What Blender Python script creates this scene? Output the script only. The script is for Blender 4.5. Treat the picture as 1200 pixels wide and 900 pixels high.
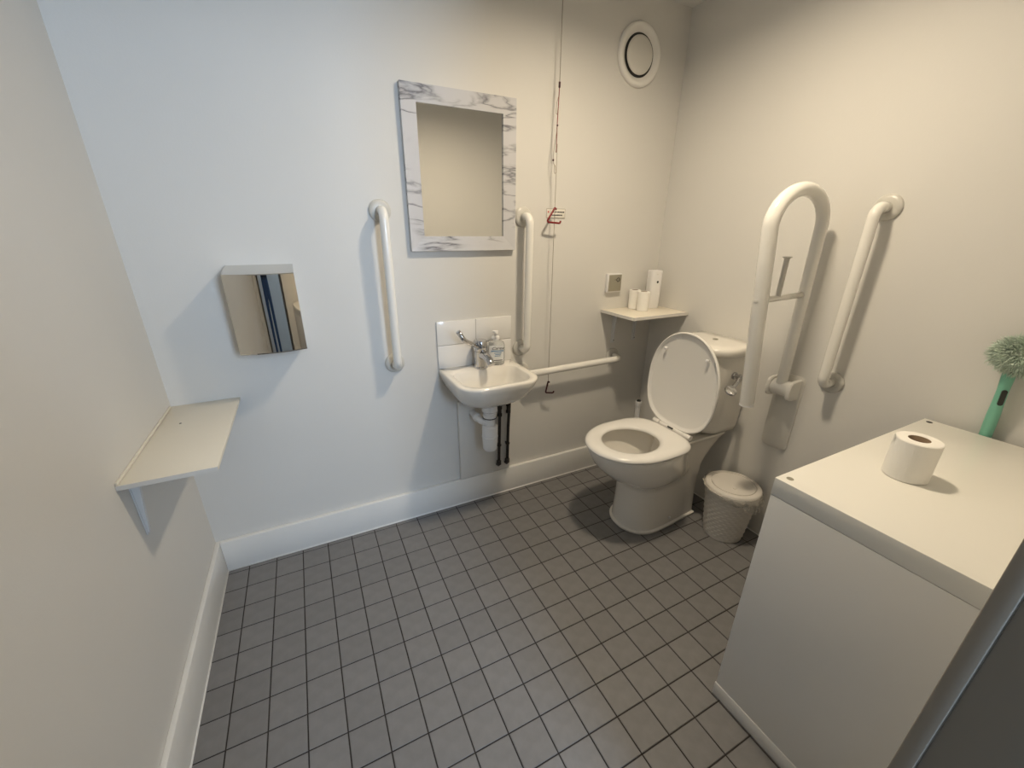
import bpy, bmesh, math, random
from mathutils import Vector, Matrix

for o in list(bpy.data.objects):
    bpy.data.objects.remove(o, do_unlink=True)
scene = bpy.context.scene
C = scene.collection
PI = math.pi
S = 0.103                                   # floor tile pitch in metres


def W(i, j, k=0.0):
    """tile-grid coordinates (columns, rows towards the back wall, height) -> metres"""
    return Vector(((i + 0.92) * S, (j - 0.42) * S, k * S))


# ------------------------------------------------------------------ camera
cam_d = bpy.data.cameras.new('camera')
cam = bpy.data.objects.new('camera', cam_d)
C.objects.link(cam)
cam_d.sensor_width = 36.0
cam_d.lens = 474.44 / 1200 * 36.0
cam_d.shift_x = 2.755 / 1200
cam_d.shift_y = 8.683 / 1200
cam_d.clip_start = 0.02


def rodrigues(r):
    v = Vector(r)
    return Matrix.Rotation(v.length, 3, v.normalized())


RC = rodrigues((1.91056317, -0.44230863, 0.30907371))      # rows: right, down, forward
CAMP = W(3.86211, -16.21916, 13.01108)
right, down, fwd = RC[0], RC[1], RC[2]
cam.matrix_world = Matrix(((right[0], -down[0], -fwd[0], CAMP[0]),
                           (right[1], -down[1], -fwd[1], CAMP[1]),
                           (right[2], -down[2], -fwd[2], CAMP[2]),
                           (0, 0, 0, 1)))
scene.camera = cam


def pixel(p):
    d = p - CAMP
    z = d.dot(fwd)
    if z <= 0.01:
        return None
    return 597.245 + 474.44 * d.dot(right) / z, 458.683 + 474.44 * d.dot(down) / z


# ------------------------------------------------------------------ world, daylight, exposure
world = bpy.data.worlds.new('sky')
scene.world = world
world.use_nodes = True
bg = world.node_tree.nodes['Background']
bg.inputs[0].default_value = (0.62, 0.78, 1.0, 1)
bg.inputs[1].default_value = 0.6
vs = scene.view_settings
vs.view_transform = 'Standard'
vs.look = 'None'
vs.exposure = 0.0
vs.gamma = 1.0
vs.use_curve_mapping = False

LAMP_POWER = 340.0
LAMP_COL = (1.0, 0.84, 0.62)
DAY_POWER = 52.0
DAY_COL = (0.58, 0.76, 1.0)
# daylight entering the passage through its window, behind the photographer
dl = bpy.data.lights.new('window_daylight', 'AREA')
dl.shape = 'RECTANGLE'
dl.size, dl.size_y = 0.48, 0.90
dl.energy = DAY_POWER
dl.color = DAY_COL
dlo = bpy.data.objects.new('window_daylight', dl)
C.objects.link(dlo)
dlo.location = W(10.0, -30.6, 16.6)
dlo.rotation_euler = (PI / 2, 0, 0)


# ------------------------------------------------------------------ materials
MATS = {}


def mat(name, col, rough=0.5, metal=0.0, noise=0.0, nscale=8.0, bump=0.0, bscale=120.0, coat=0.0,
        spec=0.5, trans=0.0, alpha=1.0, emit=None, estr=0.0, rnd=0.0, ior=None):
    m = bpy.data.materials.new(name)
    m.use_nodes = True
    nt = m.node_tree
    b = nt.nodes['Principled BSDF']
    b.inputs['Base Color'].default_value = (*col, 1)
    b.inputs['Roughness'].default_value = rough
    b.inputs['Metallic'].default_value = metal
    b.inputs['Coat Weight'].default_value = coat
    b.inputs['Coat Roughness'].default_value = 0.08
    b.inputs['Specular IOR Level'].default_value = spec
    b.inputs['Transmission Weight'].default_value = trans
    b.inputs['Alpha'].default_value = alpha
    if ior:
        b.inputs['IOR'].default_value = ior
    if emit:
        b.inputs['Emission Color'].default_value = (*emit, 1)
        b.inputs['Emission Strength'].default_value = estr
    tc = nt.nodes.new('ShaderNodeTexCoord')
    if noise or rnd:
        n = nt.nodes.new('ShaderNodeTexNoise')
        n.inputs['Scale'].default_value = nscale
        n.inputs['Detail'].default_value = 6
        nt.links.new(tc.outputs['Object'], n.inputs['Vector'])
        mr = nt.nodes.new('ShaderNodeMapRange')
        mr.inputs['From Min'].default_value = 0.25
        mr.inputs['From Max'].default_value = 0.75
        mr.inputs['To Min'].default_value = 1 - noise
        mr.inputs['To Max'].default_value = 1 + noise
        nt.links.new(n.outputs['Fac'], mr.inputs['Value'])
        val = mr.outputs['Result']
        if rnd:
            oi = nt.nodes.new('ShaderNodeObjectInfo')
            m2 = nt.nodes.new('ShaderNodeMapRange')
            m2.inputs['To Min'].default_value = 1 - rnd
            m2.inputs['To Max'].default_value = 1 + rnd
            nt.links.new(oi.outputs['Random'], m2.inputs['Value'])
            mu = nt.nodes.new('ShaderNodeMath')
            mu.operation = 'MULTIPLY'
            nt.links.new(val, mu.inputs[0])
            nt.links.new(m2.outputs['Result'], mu.inputs[1])
            val = mu.outputs[0]
        vm = nt.nodes.new('ShaderNodeVectorMath')
        vm.operation = 'SCALE'
        vm.inputs[0].default_value = col
        nt.links.new(val, vm.inputs['Scale'])
        nt.links.new(vm.outputs['Vector'], b.inputs['Base Color'])
    if bump:
        n2 = nt.nodes.new('ShaderNodeTexNoise')
        n2.inputs['Scale'].default_value = bscale
        n2.inputs['Detail'].default_value = 3
        nt.links.new(tc.outputs['Object'], n2.inputs['Vector'])
        bp = nt.nodes.new('ShaderNodeBump')
        bp.inputs['Strength'].default_value = bump
        bp.inputs['Distance'].default_value = 0.002
        nt.links.new(n2.outputs['Fac'], bp.inputs['Height'])
        nt.links.new(bp.outputs['Normal'], b.inputs['Normal'])
    MATS[name] = m
    return m


WALL = mat('wall_paint', (0.69, 0.675, 0.64), 0.62, noise=0.012, nscale=3, bump=0.10, bscale=160)
CEIL = mat('ceiling_paint', (0.80, 0.79, 0.76), 0.8, noise=0.01, nscale=3)
SKIRT = mat('gloss_paint', (0.80, 0.79, 0.76), 0.28, noise=0.012, nscale=6, bump=0.04, bscale=60)
SEAL = mat('sealant', (0.82, 0.82, 0.80), 0.4)
TILE = mat('floor_tile', (0.185, 0.180, 0.178), 0.55, noise=0.10, nscale=26, bump=0.08, bscale=220, rnd=0.05)
GROUT = mat('grout', (0.026, 0.022, 0.019), 0.9, noise=0.25, nscale=14)
CERAM = mat('ceramic', (0.80, 0.77, 0.71), 0.10, coat=0.4)
BOWLIN = mat('ceramic_inside', (0.66, 0.63, 0.57), 0.12, coat=0.3)
WATER = mat('bowl_water', (0.75, 0.73, 0.68), 0.03, coat=0.4)
SEATP = mat('seat_plastic', (0.82, 0.80, 0.76), 0.22)
RAILP = mat('rail_coating', (0.82, 0.80, 0.75), 0.16, coat=0.2)
RAILG = mat('rail_plastic', (0.58, 0.565, 0.52), 0.35)
CHROME = mat('chrome', (0.56, 0.56, 0.57), 0.04, metal=1.0)
DRYER = mat('polished_steel', (0.62, 0.60, 0.56), 0.035, metal=1.0)
DARKM = mat('dark_metal', (0.05, 0.05, 0.05), 0.4, metal=0.6)
MIRROR = mat('mirror_glass', (0.80, 0.80, 0.78), 0.01, metal=1.0)
BOARD = mat('shelf_board', (0.78, 0.725, 0.61), 0.35, noise=0.02, nscale=5)
EDGE = mat('shelf_edge', (0.70, 0.68, 0.64), 0.5)
STEELW = mat('bracket_white', (0.70, 0.71, 0.72), 0.4)
TILEW = mat('white_wall_tile', (0.82, 0.81, 0.79), 0.12, coat=0.3)
GROUTW = mat('wall_grout', (0.52, 0.50, 0.47), 0.8)
PLASW = mat('white_plastic', (0.82, 0.81, 0.80), 0.3)
TRAPW = mat('trap_plastic', (0.80, 0.80, 0.80), 0.35)
PIPEB = mat('dark_copper_pipe', (0.035, 0.030, 0.028), 0.45, metal=0.3, noise=0.3, nscale=60)
VENTD = mat('vent_disc', (0.70, 0.68, 0.63), 0.4)
RUBBER = mat('black_rubber', (0.02, 0.02, 0.02), 0.6)
RED = mat('red_plastic', (0.20, 0.006, 0.008), 0.35)
REDD = mat('dark_red_plastic', (0.05, 0.008, 0.010), 0.4)
CORD = mat('grey_cord', (0.33, 0.29, 0.24), 0.8)
REDCORD = mat('red_cord', (0.22, 0.02, 0.015), 0.8)
INK = mat('black_ink', (0.03, 0.03, 0.035), 0.6)
BLUEINK = mat('blue_ink', (0.05, 0.20, 0.42), 0.5)
REDINK = mat('red_ink', (0.5, 0.05, 0.04), 0.5)
SIGNW = mat('sign_white', (0.80, 0.77, 0.70), 0.45)
PLATE = mat('brushed_plate', (0.40, 0.38, 0.31), 0.35, metal=0.7)
PAPER = mat('tissue_paper', (0.86, 0.84, 0.79), 0.95, bump=0.25, bscale=400)
CARDB = mat('cardboard_core', (0.20, 0.14, 0.09), 0.9)
CABW = mat('cabinet_foil', (0.80, 0.78, 0.72), 0.30, noise=0.01, nscale=4)
CABS = mat('cabinet_side', (0.78, 0.76, 0.72), 0.42, noise=0.01, nscale=4)
BINP = mat('bin_plastic', (0.72, 0.68, 0.62), 0.4)
TEAL = mat('teal_plastic', (0.19, 0.48, 0.36), 0.35)
TEALF = mat('teal_fluff', (0.58, 0.68, 0.58), 0.9, noise=0.2, nscale=30)
BLACKP = mat('black_plastic', (0.015, 0.018, 0.016), 0.4)
FRAMEG = mat('door_frame_grey', (0.33, 0.29, 0.235), 0.6, spec=0.25)
DOORG = mat('door_lining_grey', (0.29, 0.265, 0.225), 0.6, spec=0.25)
LAMPM = mat('lamp_housing', (0.8, 0.8, 0.78), 0.4)
DENIM = mat('denim', (0.035, 0.075, 0.18), 0.85)
NAVY = mat('navy_cloth', (0.012, 0.016, 0.032), 0.85)
SKIN = mat('skin', (0.50, 0.32, 0.24), 0.55)
HAIR = mat('hair', (0.03, 0.02, 0.015), 0.6)
GLASS = mat('window_glass', (1, 1, 1), 0.02, trans=1.0, ior=1.05)
CLEAR = mat('clear_bottle', (0.93, 0.95, 0.95), 0.06, trans=0.85, ior=1.35)
LABELC = mat('bottle_label', (0.74, 0.75, 0.75), 0.3)

LAMPE = mat('lamp_diffuser', (0.9, 0.9, 0.9), 0.5, emit=LAMP_COL, estr=1.0)


def marble():
    m = bpy.data.materials.new('marble_effect')
    m.use_nodes = True
    nt = m.node_tree
    b = nt.nodes['Principled BSDF']
    b.inputs['Roughness'].default_value = 0.25
    tc = nt.nodes.new('ShaderNodeTexCoord')
    mp = nt.nodes.new('ShaderNodeMapping')
    mp.inputs['Rotation'].default_value = (0.0, math.radians(38), 0.0)
    mp.inputs['Scale'].default_value = (0.55, 1.0, 2.6)
    nt.links.new(tc.outputs['Object'], mp.inputs['Vector'])
    n = nt.nodes.new('ShaderNodeTexNoise')
    n.inputs['Scale'].default_value = 6.5
    n.inputs['Detail'].default_value = 7
    n.inputs['Distortion'].default_value = 0.35
    nt.links.new(mp.outputs['Vector'], n.inputs['Vector'])
    s = nt.nodes.new('ShaderNodeMath')
    s.operation = 'SUBTRACT'
    s.inputs[1].default_value = 0.5
    nt.links.new(n.outputs['Fac'], s.inputs[0])
    a = nt.nodes.new('ShaderNodeMath')
    a.operation = 'ABSOLUTE'
    nt.links.new(s.outputs[0], a.inputs[0])
    r = nt.nodes.new('ShaderNodeValToRGB')
    e = r.color_ramp.elements
    e[0].position = 0.0
    e[0].color = (0.17, 0.17, 0.19, 1)
    e[1].position = 0.05
    e[1].color = (0.58, 0.58, 0.60, 1)
    x = e.new(0.018)
    x.color = (0.40, 0.40, 0.42, 1)
    nt.links.new(a.outputs[0], r.inputs['Fac'])
    n2 = nt.nodes.new('ShaderNodeTexNoise')
    n2.inputs['Scale'].default_value = 5
    nt.links.new(tc.outputs['Object'], n2.inputs['Vector'])
    mr = nt.nodes.new('ShaderNodeMapRange')
    mr.inputs['From Min'].default_value = 0.40
    mr.inputs['From Max'].default_value = 0.56
    nt.links.new(n2.outputs['Fac'], mr.inputs['Value'])
    mx = nt.nodes.new('ShaderNodeMix')
    mx.data_type = 'RGBA'
    mx.inputs['A'].default_value = (0.60, 0.60, 0.62, 1)
    nt.links.new(mr.outputs['Result'], mx.inputs['Factor'])
    nt.links.new(r.outputs['Color'], mx.inputs['B'])
    nt.links.new(mx.outputs['Result'], b.inputs['Base Color'])
    return m


MARBLE = marble()


def liner_mat():
    m = bpy.data.materials.new('thin_liner_film')
    m.use_nodes = True
    nt = m.node_tree
    b = nt.nodes['Principled BSDF']
    b.inputs['Base Color'].default_value = (0.80, 0.76, 0.68, 1)
    b.inputs['Roughness'].default_value = 0.10
    b.inputs['Alpha'].default_value = 0.34
    return m


LINER = liner_mat()


# ------------------------------------------------------------------ mesh helpers
def link(name, me, m=None, parent=None, smooth=False, mods=()):
    o = bpy.data.objects.new(name, me)
    C.objects.link(o)
    if m is not None and not me.materials:
        me.materials.append(m)
    if parent is not None:
        o.parent = parent
    if smooth:
        for f in me.polygons:
            f.use_smooth = True
    return o


def from_bm(name, bm, m, parent=None, smooth=False, auto=None):
    bmesh.ops.recalc_face_normals(bm, faces=bm.faces)
    me = bpy.data.meshes.new(name)
    bm.to_mesh(me)
    bm.free()
    o = link(name, me, m, parent, smooth)
    if auto is not None:
        for f in me.polygons:
            f.use_smooth = True
        me.set_sharp_from_angle(angle=math.radians(auto))
    return o


def tag(o, label, cat, group=None):
    o['label'] = label
    o['category'] = cat
    if group:
        o['group'] = group
    return o


def thing(name, label, cat, loc, group=None, rot=None):
    o = bpy.data.objects.new(name, None)
    o.empty_display_size = 0.05
    C.objects.link(o)
    o.location = loc
    if rot:
        o.rotation_euler = rot
    return tag(o, label, cat, group)


def struct(o):
    o['kind'] = 'structure'
    return o


def box(bm, lo, hi, bev=0.0, seg=2):
    r = bmesh.ops.create_cube(bm, size=1.0)
    vs_ = r['verts']
    lo = Vector(lo)
    hi = Vector(hi)
    for v in vs_:
        v.co = Vector(((lo.x + hi.x) / 2 + v.co.x * (hi.x - lo.x), (lo.y + hi.y) / 2 + v.co.y * (hi.y - lo.y),
                       (lo.z + hi.z) / 2 + v.co.z * (hi.z - lo.z)))
    if bev:
        es = list({e for v in vs_ for e in v.link_edges})
        bmesh.ops.bevel(bm, geom=es, offset=bev, segments=seg, profile=0.5, affect='EDGES')


def box_obj(name, lo, hi, m, parent=None, bev=0.0, seg=2):
    bm = bmesh.new()
    box(bm, lo, hi, bev, seg)
    return from_bm(name, bm, m, parent, auto=40 if bev else None)


def loft(bm, loops, cap0=True, cap1=True, cyclic=False):
    rows = [[bm.verts.new(p) for p in lp] for lp in loops]
    n = len(rows[0])
    pairs = list(zip(rows[:-1], rows[1:]))
    if cyclic:
        pairs.append((rows[-1], rows[0]))
    for a, b in pairs:
        for i in range(n):
            j = (i + 1) % n
            bm.faces.new((a[i], a[j], b[j], b[i]))
    if not cyclic:
        if cap0:
            bm.faces.new(rows[0][::-1])
        if cap1:
            bm.faces.new(rows[-1])
    return rows


def lathe(bm, prof, n=32, axis='Z', off=(0, 0, 0), cap0=True, cap1=True):
    """prof: list of (r, h)"""
    off = Vector(off)
    loops = []
    for r, h in prof:
        lp = []
        for i in range(n):
            a = 2 * PI * i / n
            c, s = r * math.cos(a), r * math.sin(a)
            if axis == 'Z':
                q = Vector((c, s, h))
            elif axis == 'Y':
                q = Vector((c, h, s))
            else:
                q = Vector((h, c, s))
            lp.append(q + off)
        loops.append(lp)
    loft(bm, loops, cap0, cap1)


def fillet(pts, rad, n=8):
    pts = [Vector(p) for p in pts]
    out = [pts[0]]
    for i in range(1, len(pts) - 1):
        a, b, c = pts[i - 1], pts[i], pts[i + 1]
        d1, d2 = (a - b).normalized(), (c - b).normalized()
        ang = d1.angle(d2)
        if ang > PI - 0.01:
            out.append(b)
            continue
        t = min(rad / math.tan(ang / 2), (a - b).length * .49, (c - b).length * .49)
        r = t * math.tan(ang / 2)
        ctr = b + (d1 + d2).normalized() * (r / math.sin(ang / 2))
        p1, p2 = b + d1 * t, b + d2 * t
        v1, v2 = p1 - ctr, p2 - ctr
        tot = v1.angle(v2)
        ax = v1.cross(v2).normalized()
        for k in range(n + 1):
            out.append(ctr + Matrix.Rotation(tot * k / n, 3, ax) @ v1)
    out.append(pts[-1])
    return out


def tube(bm, pts, rad, n=14, cap=True, flat=1.0):
    """sweep a circle (radius or list of radii) along pts"""
    pts = [Vector(p) for p in pts]
    rr = rad if isinstance(rad, (list, tuple)) else [rad] * len(pts)
    t0 = (pts[1] - pts[0]).normalized()
    up = Vector((0, 0, 1)) if abs(t0.z) < 0.9 else Vector((0, 1, 0))
    u = (up - t0 * up.dot(t0)).normalized()
    loops = []
    for i, p in enumerate(pts):
        t = (pts[min(i + 1, len(pts) - 1)] - pts[max(i - 1, 0)]).normalized()
        u = (u - t * u.dot(t)).normalized()
        v = t.cross(u)
        loops.append([p + (u * math.cos(2 * PI * k / n) + v * math.sin(2 * PI * k / n) * flat) * rr[i] for k in range(n)])
    loft(bm, loops, cap, cap)


def text_mesh(name, s, size, m, parent, mtx, shear=0.0):
    cu = bpy.data.curves.new(name, 'FONT')
    cu.body = s
    cu.size = size
    cu.align_x = 'CENTER'
    cu.align_y = 'CENTER'
    cu.extrude = 0.00015
    cu.shear = shear
    t = bpy.data.objects.new(name + '_tmp', cu)
    C.objects.link(t)
    dg = bpy.context.evaluated_depsgraph_get()
    me = bpy.data.meshes.new_from_object(t.evaluated_get(dg))
    bpy.data.objects.remove(t, do_unlink=True)
    me.name = name
    me.materials.clear()
    me.materials.append(m)
    o = link(name, me, None, parent)
    o.matrix_local = mtx
    return o


rng = random.Random(7)

# ------------------------------------------------------------------ the room
XR = 20.88            # right wall (tile units)
YF = -15.66           # front wall
ZC = 22.05            # ceiling
JX = 9.50             # door jamb, right side of the opening
JL = 0.9              # left side of the opening
T = 0.10              # wall thickness in metres
x1, y0 = W(XR, 0).x, W(0, YF).y
zc = ZC * S
struct(box_obj('wall_back', (-T, 0, -0.1), (x1 + T, T, zc + .1), WALL))
struct(box_obj('wall_left', (-T, y0 - .14, -0.1), (0, 0, zc + .1), WALL))
struct(box_obj('wall_right', (x1, y0 - .14, -0.1), (x1 + T, 0, zc + .1), WALL))
struct(box_obj('ceiling', (-T, y0 - .14, zc), (x1 + T, T, zc + .1), CEIL))
jx, jl = W(JX, 0).x, W(JL, 0).x
dh = 19.5 * S
bm = bmesh.new()
box(bm, (jx + .004, y0 - .13, -.1), (x1, y0, zc))
box(bm, (0, y0 - .13, -.1), (jl - .004, y0, zc))
box(bm, (jl - .004, y0 - .13, dh + .004), (jx + .004, y0, zc))
struct(from_bm('wall_front', bm, WALL))
# door frame: mid-grey stop strip on the room side, darker grey lining behind it
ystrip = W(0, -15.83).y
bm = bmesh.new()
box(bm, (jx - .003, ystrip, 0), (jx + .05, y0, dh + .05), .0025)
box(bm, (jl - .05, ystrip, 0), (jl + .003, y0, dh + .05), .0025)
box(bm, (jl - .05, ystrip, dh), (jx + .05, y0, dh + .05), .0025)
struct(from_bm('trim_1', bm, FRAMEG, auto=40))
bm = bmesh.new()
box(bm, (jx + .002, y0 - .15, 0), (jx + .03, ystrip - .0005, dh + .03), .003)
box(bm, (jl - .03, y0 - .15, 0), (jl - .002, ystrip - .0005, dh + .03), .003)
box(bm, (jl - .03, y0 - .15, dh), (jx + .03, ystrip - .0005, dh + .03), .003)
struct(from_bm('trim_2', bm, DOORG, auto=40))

# floor: grout bed with every tile a piece of its own
floor = struct(box_obj('floor', (-T, y0 - .14, -0.1), (x1 + T, 0, -0.0016), GROUT))
GAP = 0.034
cells = []
for i in range(-1, 21):
    for j in range(0, -17, -1):
        a0, a1 = max(i, -0.915), min(i + 1, XR)
        b1 = 0.41 if j == 0 else j + 0.0
        b0 = 0.0 if j == 0 else j
        if j == 0:
            lo, hi = 0.0, 0.41
        else:
            lo, hi = max(j, YF), j + 1.0
        if hi - lo < 0.08:
            continue
        g = GAP / 2
        q = (a0 + (g if a0 == i else 0), a1 - (g if a1 == i + 1 else 0), lo + (g if lo == j or j == 0 else 0), hi - (g if hi == j + 1 else 0))
        cen = W((q[0] + q[1]) / 2, (q[2] + q[3]) / 2, 0)
        pc = [pixel(W(q[a], q[b], 0)) for a, b in ((0, 2), (1, 2), (1, 3), (0, 3))]
        area = 0
        if all(pc):
            inside = any(-5 < u < 1205 and -5 < v < 905 for u, v in pc)
            hidden = q[0] > 13.1 and q[3] < -11.8
            if inside and not hidden:
                area = abs(sum(pc[k][0] * pc[(k + 1) % 4][1] - pc[(k + 1) % 4][0] * pc[k][1] for k in range(4))) / 2
        cells.append((area, q))
cells.sort(key=lambda c: -c[0])


def tile_bm(bm, w, h, cx=0, cy=0):
    b = .0012
    lo = [Vector((cx + sx * w / 2, cy + sy * h / 2, -.006)) for sx, sy in ((-1, -1), (1, -1), (1, 1), (-1, 1))]
    mid = [Vector((v.x, v.y, -b)) for v in lo]
    top = [Vector((cx + sx * (w / 2 - b), cy + sy * (h / 2 - b), 0)) for sx, sy in ((-1, -1), (1, -1), (1, 1), (-1, 1))]
    loft(bm, [lo, mid, top], cap0=False)


full = None
rest = bmesh.new()
for n_, (area, q) in enumerate(cells):
    w, h = (q[1] - q[0]) * S, (q[3] - q[2]) * S
    cen = W((q[0] + q[1]) / 2, (q[2] + q[3]) / 2)
    if area > 0 and n_ < 300:
        isfull = abs(w - (1 - GAP) * S) < 1e-6 and abs(h - w) < 1e-6
        if isfull and full is not None:
            o = link('tile', full, TILE, floor)
        else:
            bm = bmesh.new()
            tile_bm(bm, w, h)
            o = from_bm('tile', bm, TILE, floor)
            if isfull:
                full = o.data
        o.location = (cen.x, cen.y, rng.uniform(-.0003, 0))
    else:
        tile_bm(rest, w, h, cen.x, cen.y)
ro = from_bm('hidden_tiles', rest, TILE, floor)
ro['kind'] = 'stuff'

# skirting boards
BT, BH = 0.020, 1.40 * S
bm = bmesh.new()
box(bm, (0.016, -BT, 0), (x1, 0, BH), .003)
struct(from_bm('baseboard_back', bm, SKIRT, auto=40))
bm = bmesh.new()
box(bm, (0, y0, 0), (.016, 0, 1.40 * S), .003)
struct(from_bm('baseboard_left', bm, SKIRT, auto=40))
bm = bmesh.new()
tube(bm, [(.016, -BT - .0005, .0005), (x1, -BT - .0005, .0005)], .0035, 8)
tube(bm, [(.0165, -BT, .0005), (.0165, y0, .0005)], .0035, 8)
tube(bm, [(x1 - .0005, -BT, .0005), (x1 - .0005, y0, .0005)], .0035, 8)
struct(from_bm('trim_3', bm, SEAL, smooth=True))

# passage outside the door
yp = W(0, -30).y
bm = bmesh.new()
box(bm, (-1.6, yp - .1, -.1), (W(7.4, 0).x, yp, 2.5))
box(bm, (W(12.6, 0).x, yp - .1, -.1), (3.2, yp, 2.5))
box(bm, (W(7.4, 0).x, yp - .1, -.1), (W(12.6, 0).x, yp, 12 * S))
box(bm, (W(7.4, 0).x, yp - .1, 21.2 * S), (W(12.6, 0).x, yp, 2.5))
box(bm, (-1.7, yp, -.1), (-1.6, y0 - .14, 2.5))
box(bm, (3.2, yp, -.1), (3.3, y0 - .14, 2.5))
box(bm, (-1.6, y0 - .24, -.1), (-T, y0 - .14, 2.5))
box(bm, (x1 + T, y0 - .24, -.1), (3.2, y0 - .14, 2.5))
struct(from_bm('wall_passage', bm, WALL))
struct(box_obj('floor_passage', (-1.6, yp, -.1), (3.2, y0 - .14, -.001), TILE))
struct(box_obj('ceiling_passage', (-1.6, yp, 2.4), (3.2, y0 - .14, 2.5), CEIL))
wx0, wx1 = W(7.4, 0).x, W(12.6, 0).x
win = struct(from_bm('window_1', (lambda b: (box(b, (wx0, yp - .07, 12 * S), (wx0 + .04, yp - .02, 21.2 * S), .003),
                                             box(b, (wx1 - .04, yp - .07, 12 * S), (wx1, yp - .02, 21.2 * S), .003),
                                             box(b, (wx0, yp - .07, 12 * S), (wx1, yp - .02, 12 * S + .04), .003),
                                             box(b, (wx0, yp - .07, 21.2 * S - .04), (wx1, yp - .02, 21.2 * S), .003),
                                             b)[-1])(bmesh.new()), SKIRT, auto=40))

# ------------------------------------------------------------------ ceiling lamp (out of view, lights the room)
lx, ly = W(13.3, -7.4).xy
lamp = thing('ceiling_lamp', 'round flush ceiling lamp with a warm glowing diffuser', 'ceiling lamp', (lx, ly, zc))
bm = bmesh.new()
lathe(bm, [(.105, -.0005), (.105, -.034), (.100, -.042), (.080, -.042), (.076, -.034), (.076, -.0005)], 48)
from_bm('rim', bm, LAMPM, lamp, smooth=True)
bm = bmesh.new()
lathe(bm, [(.075, -.018), (.075, -.021), (.06, -.0225), (.01, -.023)], 48)
from_bm('diffuser', bm, LAMPE, lamp)
LAMPE.node_tree.nodes['Principled BSDF'].inputs['Emission Strength'].default_value = LAMP_POWER

# ------------------------------------------------------------------ mirror
mx0, mx1, mz0, mz1 = 7.80, 12.25, 12.25, 17.70
mc = W((mx0 + mx1) / 2, 0.42, (mz0 + mz1) / 2)
mir = thing('wall_mirror', 'rectangular mirror in a white grey-veined marble-effect frame above the washbasin', 'mirror', mc)
hw, hh, fw_, fd = (mx1 - mx0) / 2 * S, (mz1 - mz0) / 2 * S, 0.056, 0.022
outer = [(-hw, -hh), (hw, -hh), (hw, hh), (-hw, hh)]
inner = [(-hw + fw_, -hh + fw_), (hw - fw_, -hh + fw_), (hw - fw_, hh - fw_), (-hw + fw_, hh - fw_)]
for k in range(4):
    a, b = outer[k], outer[(k + 1) % 4]
    c, d = inner[(k + 1) % 4], inner[k]
    bm = bmesh.new()
    quad = [a, b, c, d]
    L0 = [Vector((q[0], -.001, q[1])) for q in quad]
    L1 = [Vector((q[0], -fd, q[1])) for q in quad]
    L1[2].y = L1[3].y = -fd + .004
    loft(bm, [L0, L1])
    from_bm('frame_side', bm, MARBLE, mir)
box_obj('mirror_glass', (-hw + fw_ - .004, -.012, -hh + fw_ - .004), (hw - fw_ + .004, -.004, hh - fw_ + .004), MIRROR, mir)


# ------------------------------------------------------------------ grab rails
def grab_rail(label, a, b, nrm, group):
    """a, b: wall points in metres, nrm: out of the wall"""
    a, b, nrm = Vector(a), Vector(b), Vector(nrm)
    t = thing('grab_rail', label, 'grab rail', b, group)
    o = b
    so = 0.072
    path = fillet([a + nrm * .004, a + nrm * so, b + nrm * so, b + nrm * .004], .042, 10)
    bm = bmesh.new()
    tube(bm, [p - o for p in path], .0172, 20)
    from_bm('tube', bm, RAILP, t, smooth=True)
    for e in (a, b):
        bm = bmesh.new()
        ax = 'Y' if abs(nrm.y) > .5 else 'X'
        s = -1
        lathe(bm, [(.041, .0005 * s), (.041, .006 * s), (.038, .010 * s), (.030, .0125 * s), (.020, .0135 * s)], 32, ax, e - o)
        from_bm('flange', bm, RAILG, t, auto=50)
    return t


GR = 'white wall grab rails'
grab_rail('white upright grab rail between the hand dryer and the mirror', W(6.78, .42, 13.66), W(6.76, .42, 7.85), (0, -1, 0), GR)
grab_rail('white upright grab rail between the mirror and the red alarm cord', W(12.69, .42, 13.57), W(12.67, .42, 7.82), (0, -1, 0), GR)
grab_rail('white horizontal grab rail low on the wall beside the washbasin', W(18.38, .42, 6.72), W(12.75, .42, 6.66), (0, -1, 0), GR)
grab_rail('white upright grab rail beside the folded-up drop rail', W(XR, -8.9, 13.77), W(XR, -8.9, 7.86), (-1, 0, 0), GR)

# ------------------------------------------------------------------ folded drop-down rail
dy = -7.45
dr = thing('drop_down_rail', 'white hinged support rail folded upright beside the toilet', 'support rail', W(XR, dy, 4.7))
o0 = W(XR, dy, 4.7)


def dpt(x, z, y=dy):
    return W(x, y, z) - o0


bm = bmesh.new()
lo, hi = W(XR, -8.05, 4.45) - o0, W(XR, -7.0, 7.72) - o0
pl = []
for xx, ins in ((0, 0), (-.006, 0), (-.009, .004)):
    ring = []
    r_ = .022
    for cx_, cz_, st in ((lo.y, lo.z, PI), (hi.y, lo.z, 1.5 * PI), (hi.y, hi.z, 0), (lo.y, hi.z, .5 * PI)):
        sx, sz = (1 if cx_ == lo.y else -1), (1 if cz_ == lo.z else -1)
        for k in range(6):
            a = st + k / 5 * PI / 2
            ring.append(Vector((xx, cx_ + sx * r_ + (r_ - ins) * math.cos(a), cz_ + sz * r_ + (r_ - ins) * math.sin(a))))
    pl.append(ring)
loft(bm, pl)
from_bm('wall_plate', bm, VENTD, dr, auto=40)
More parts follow.
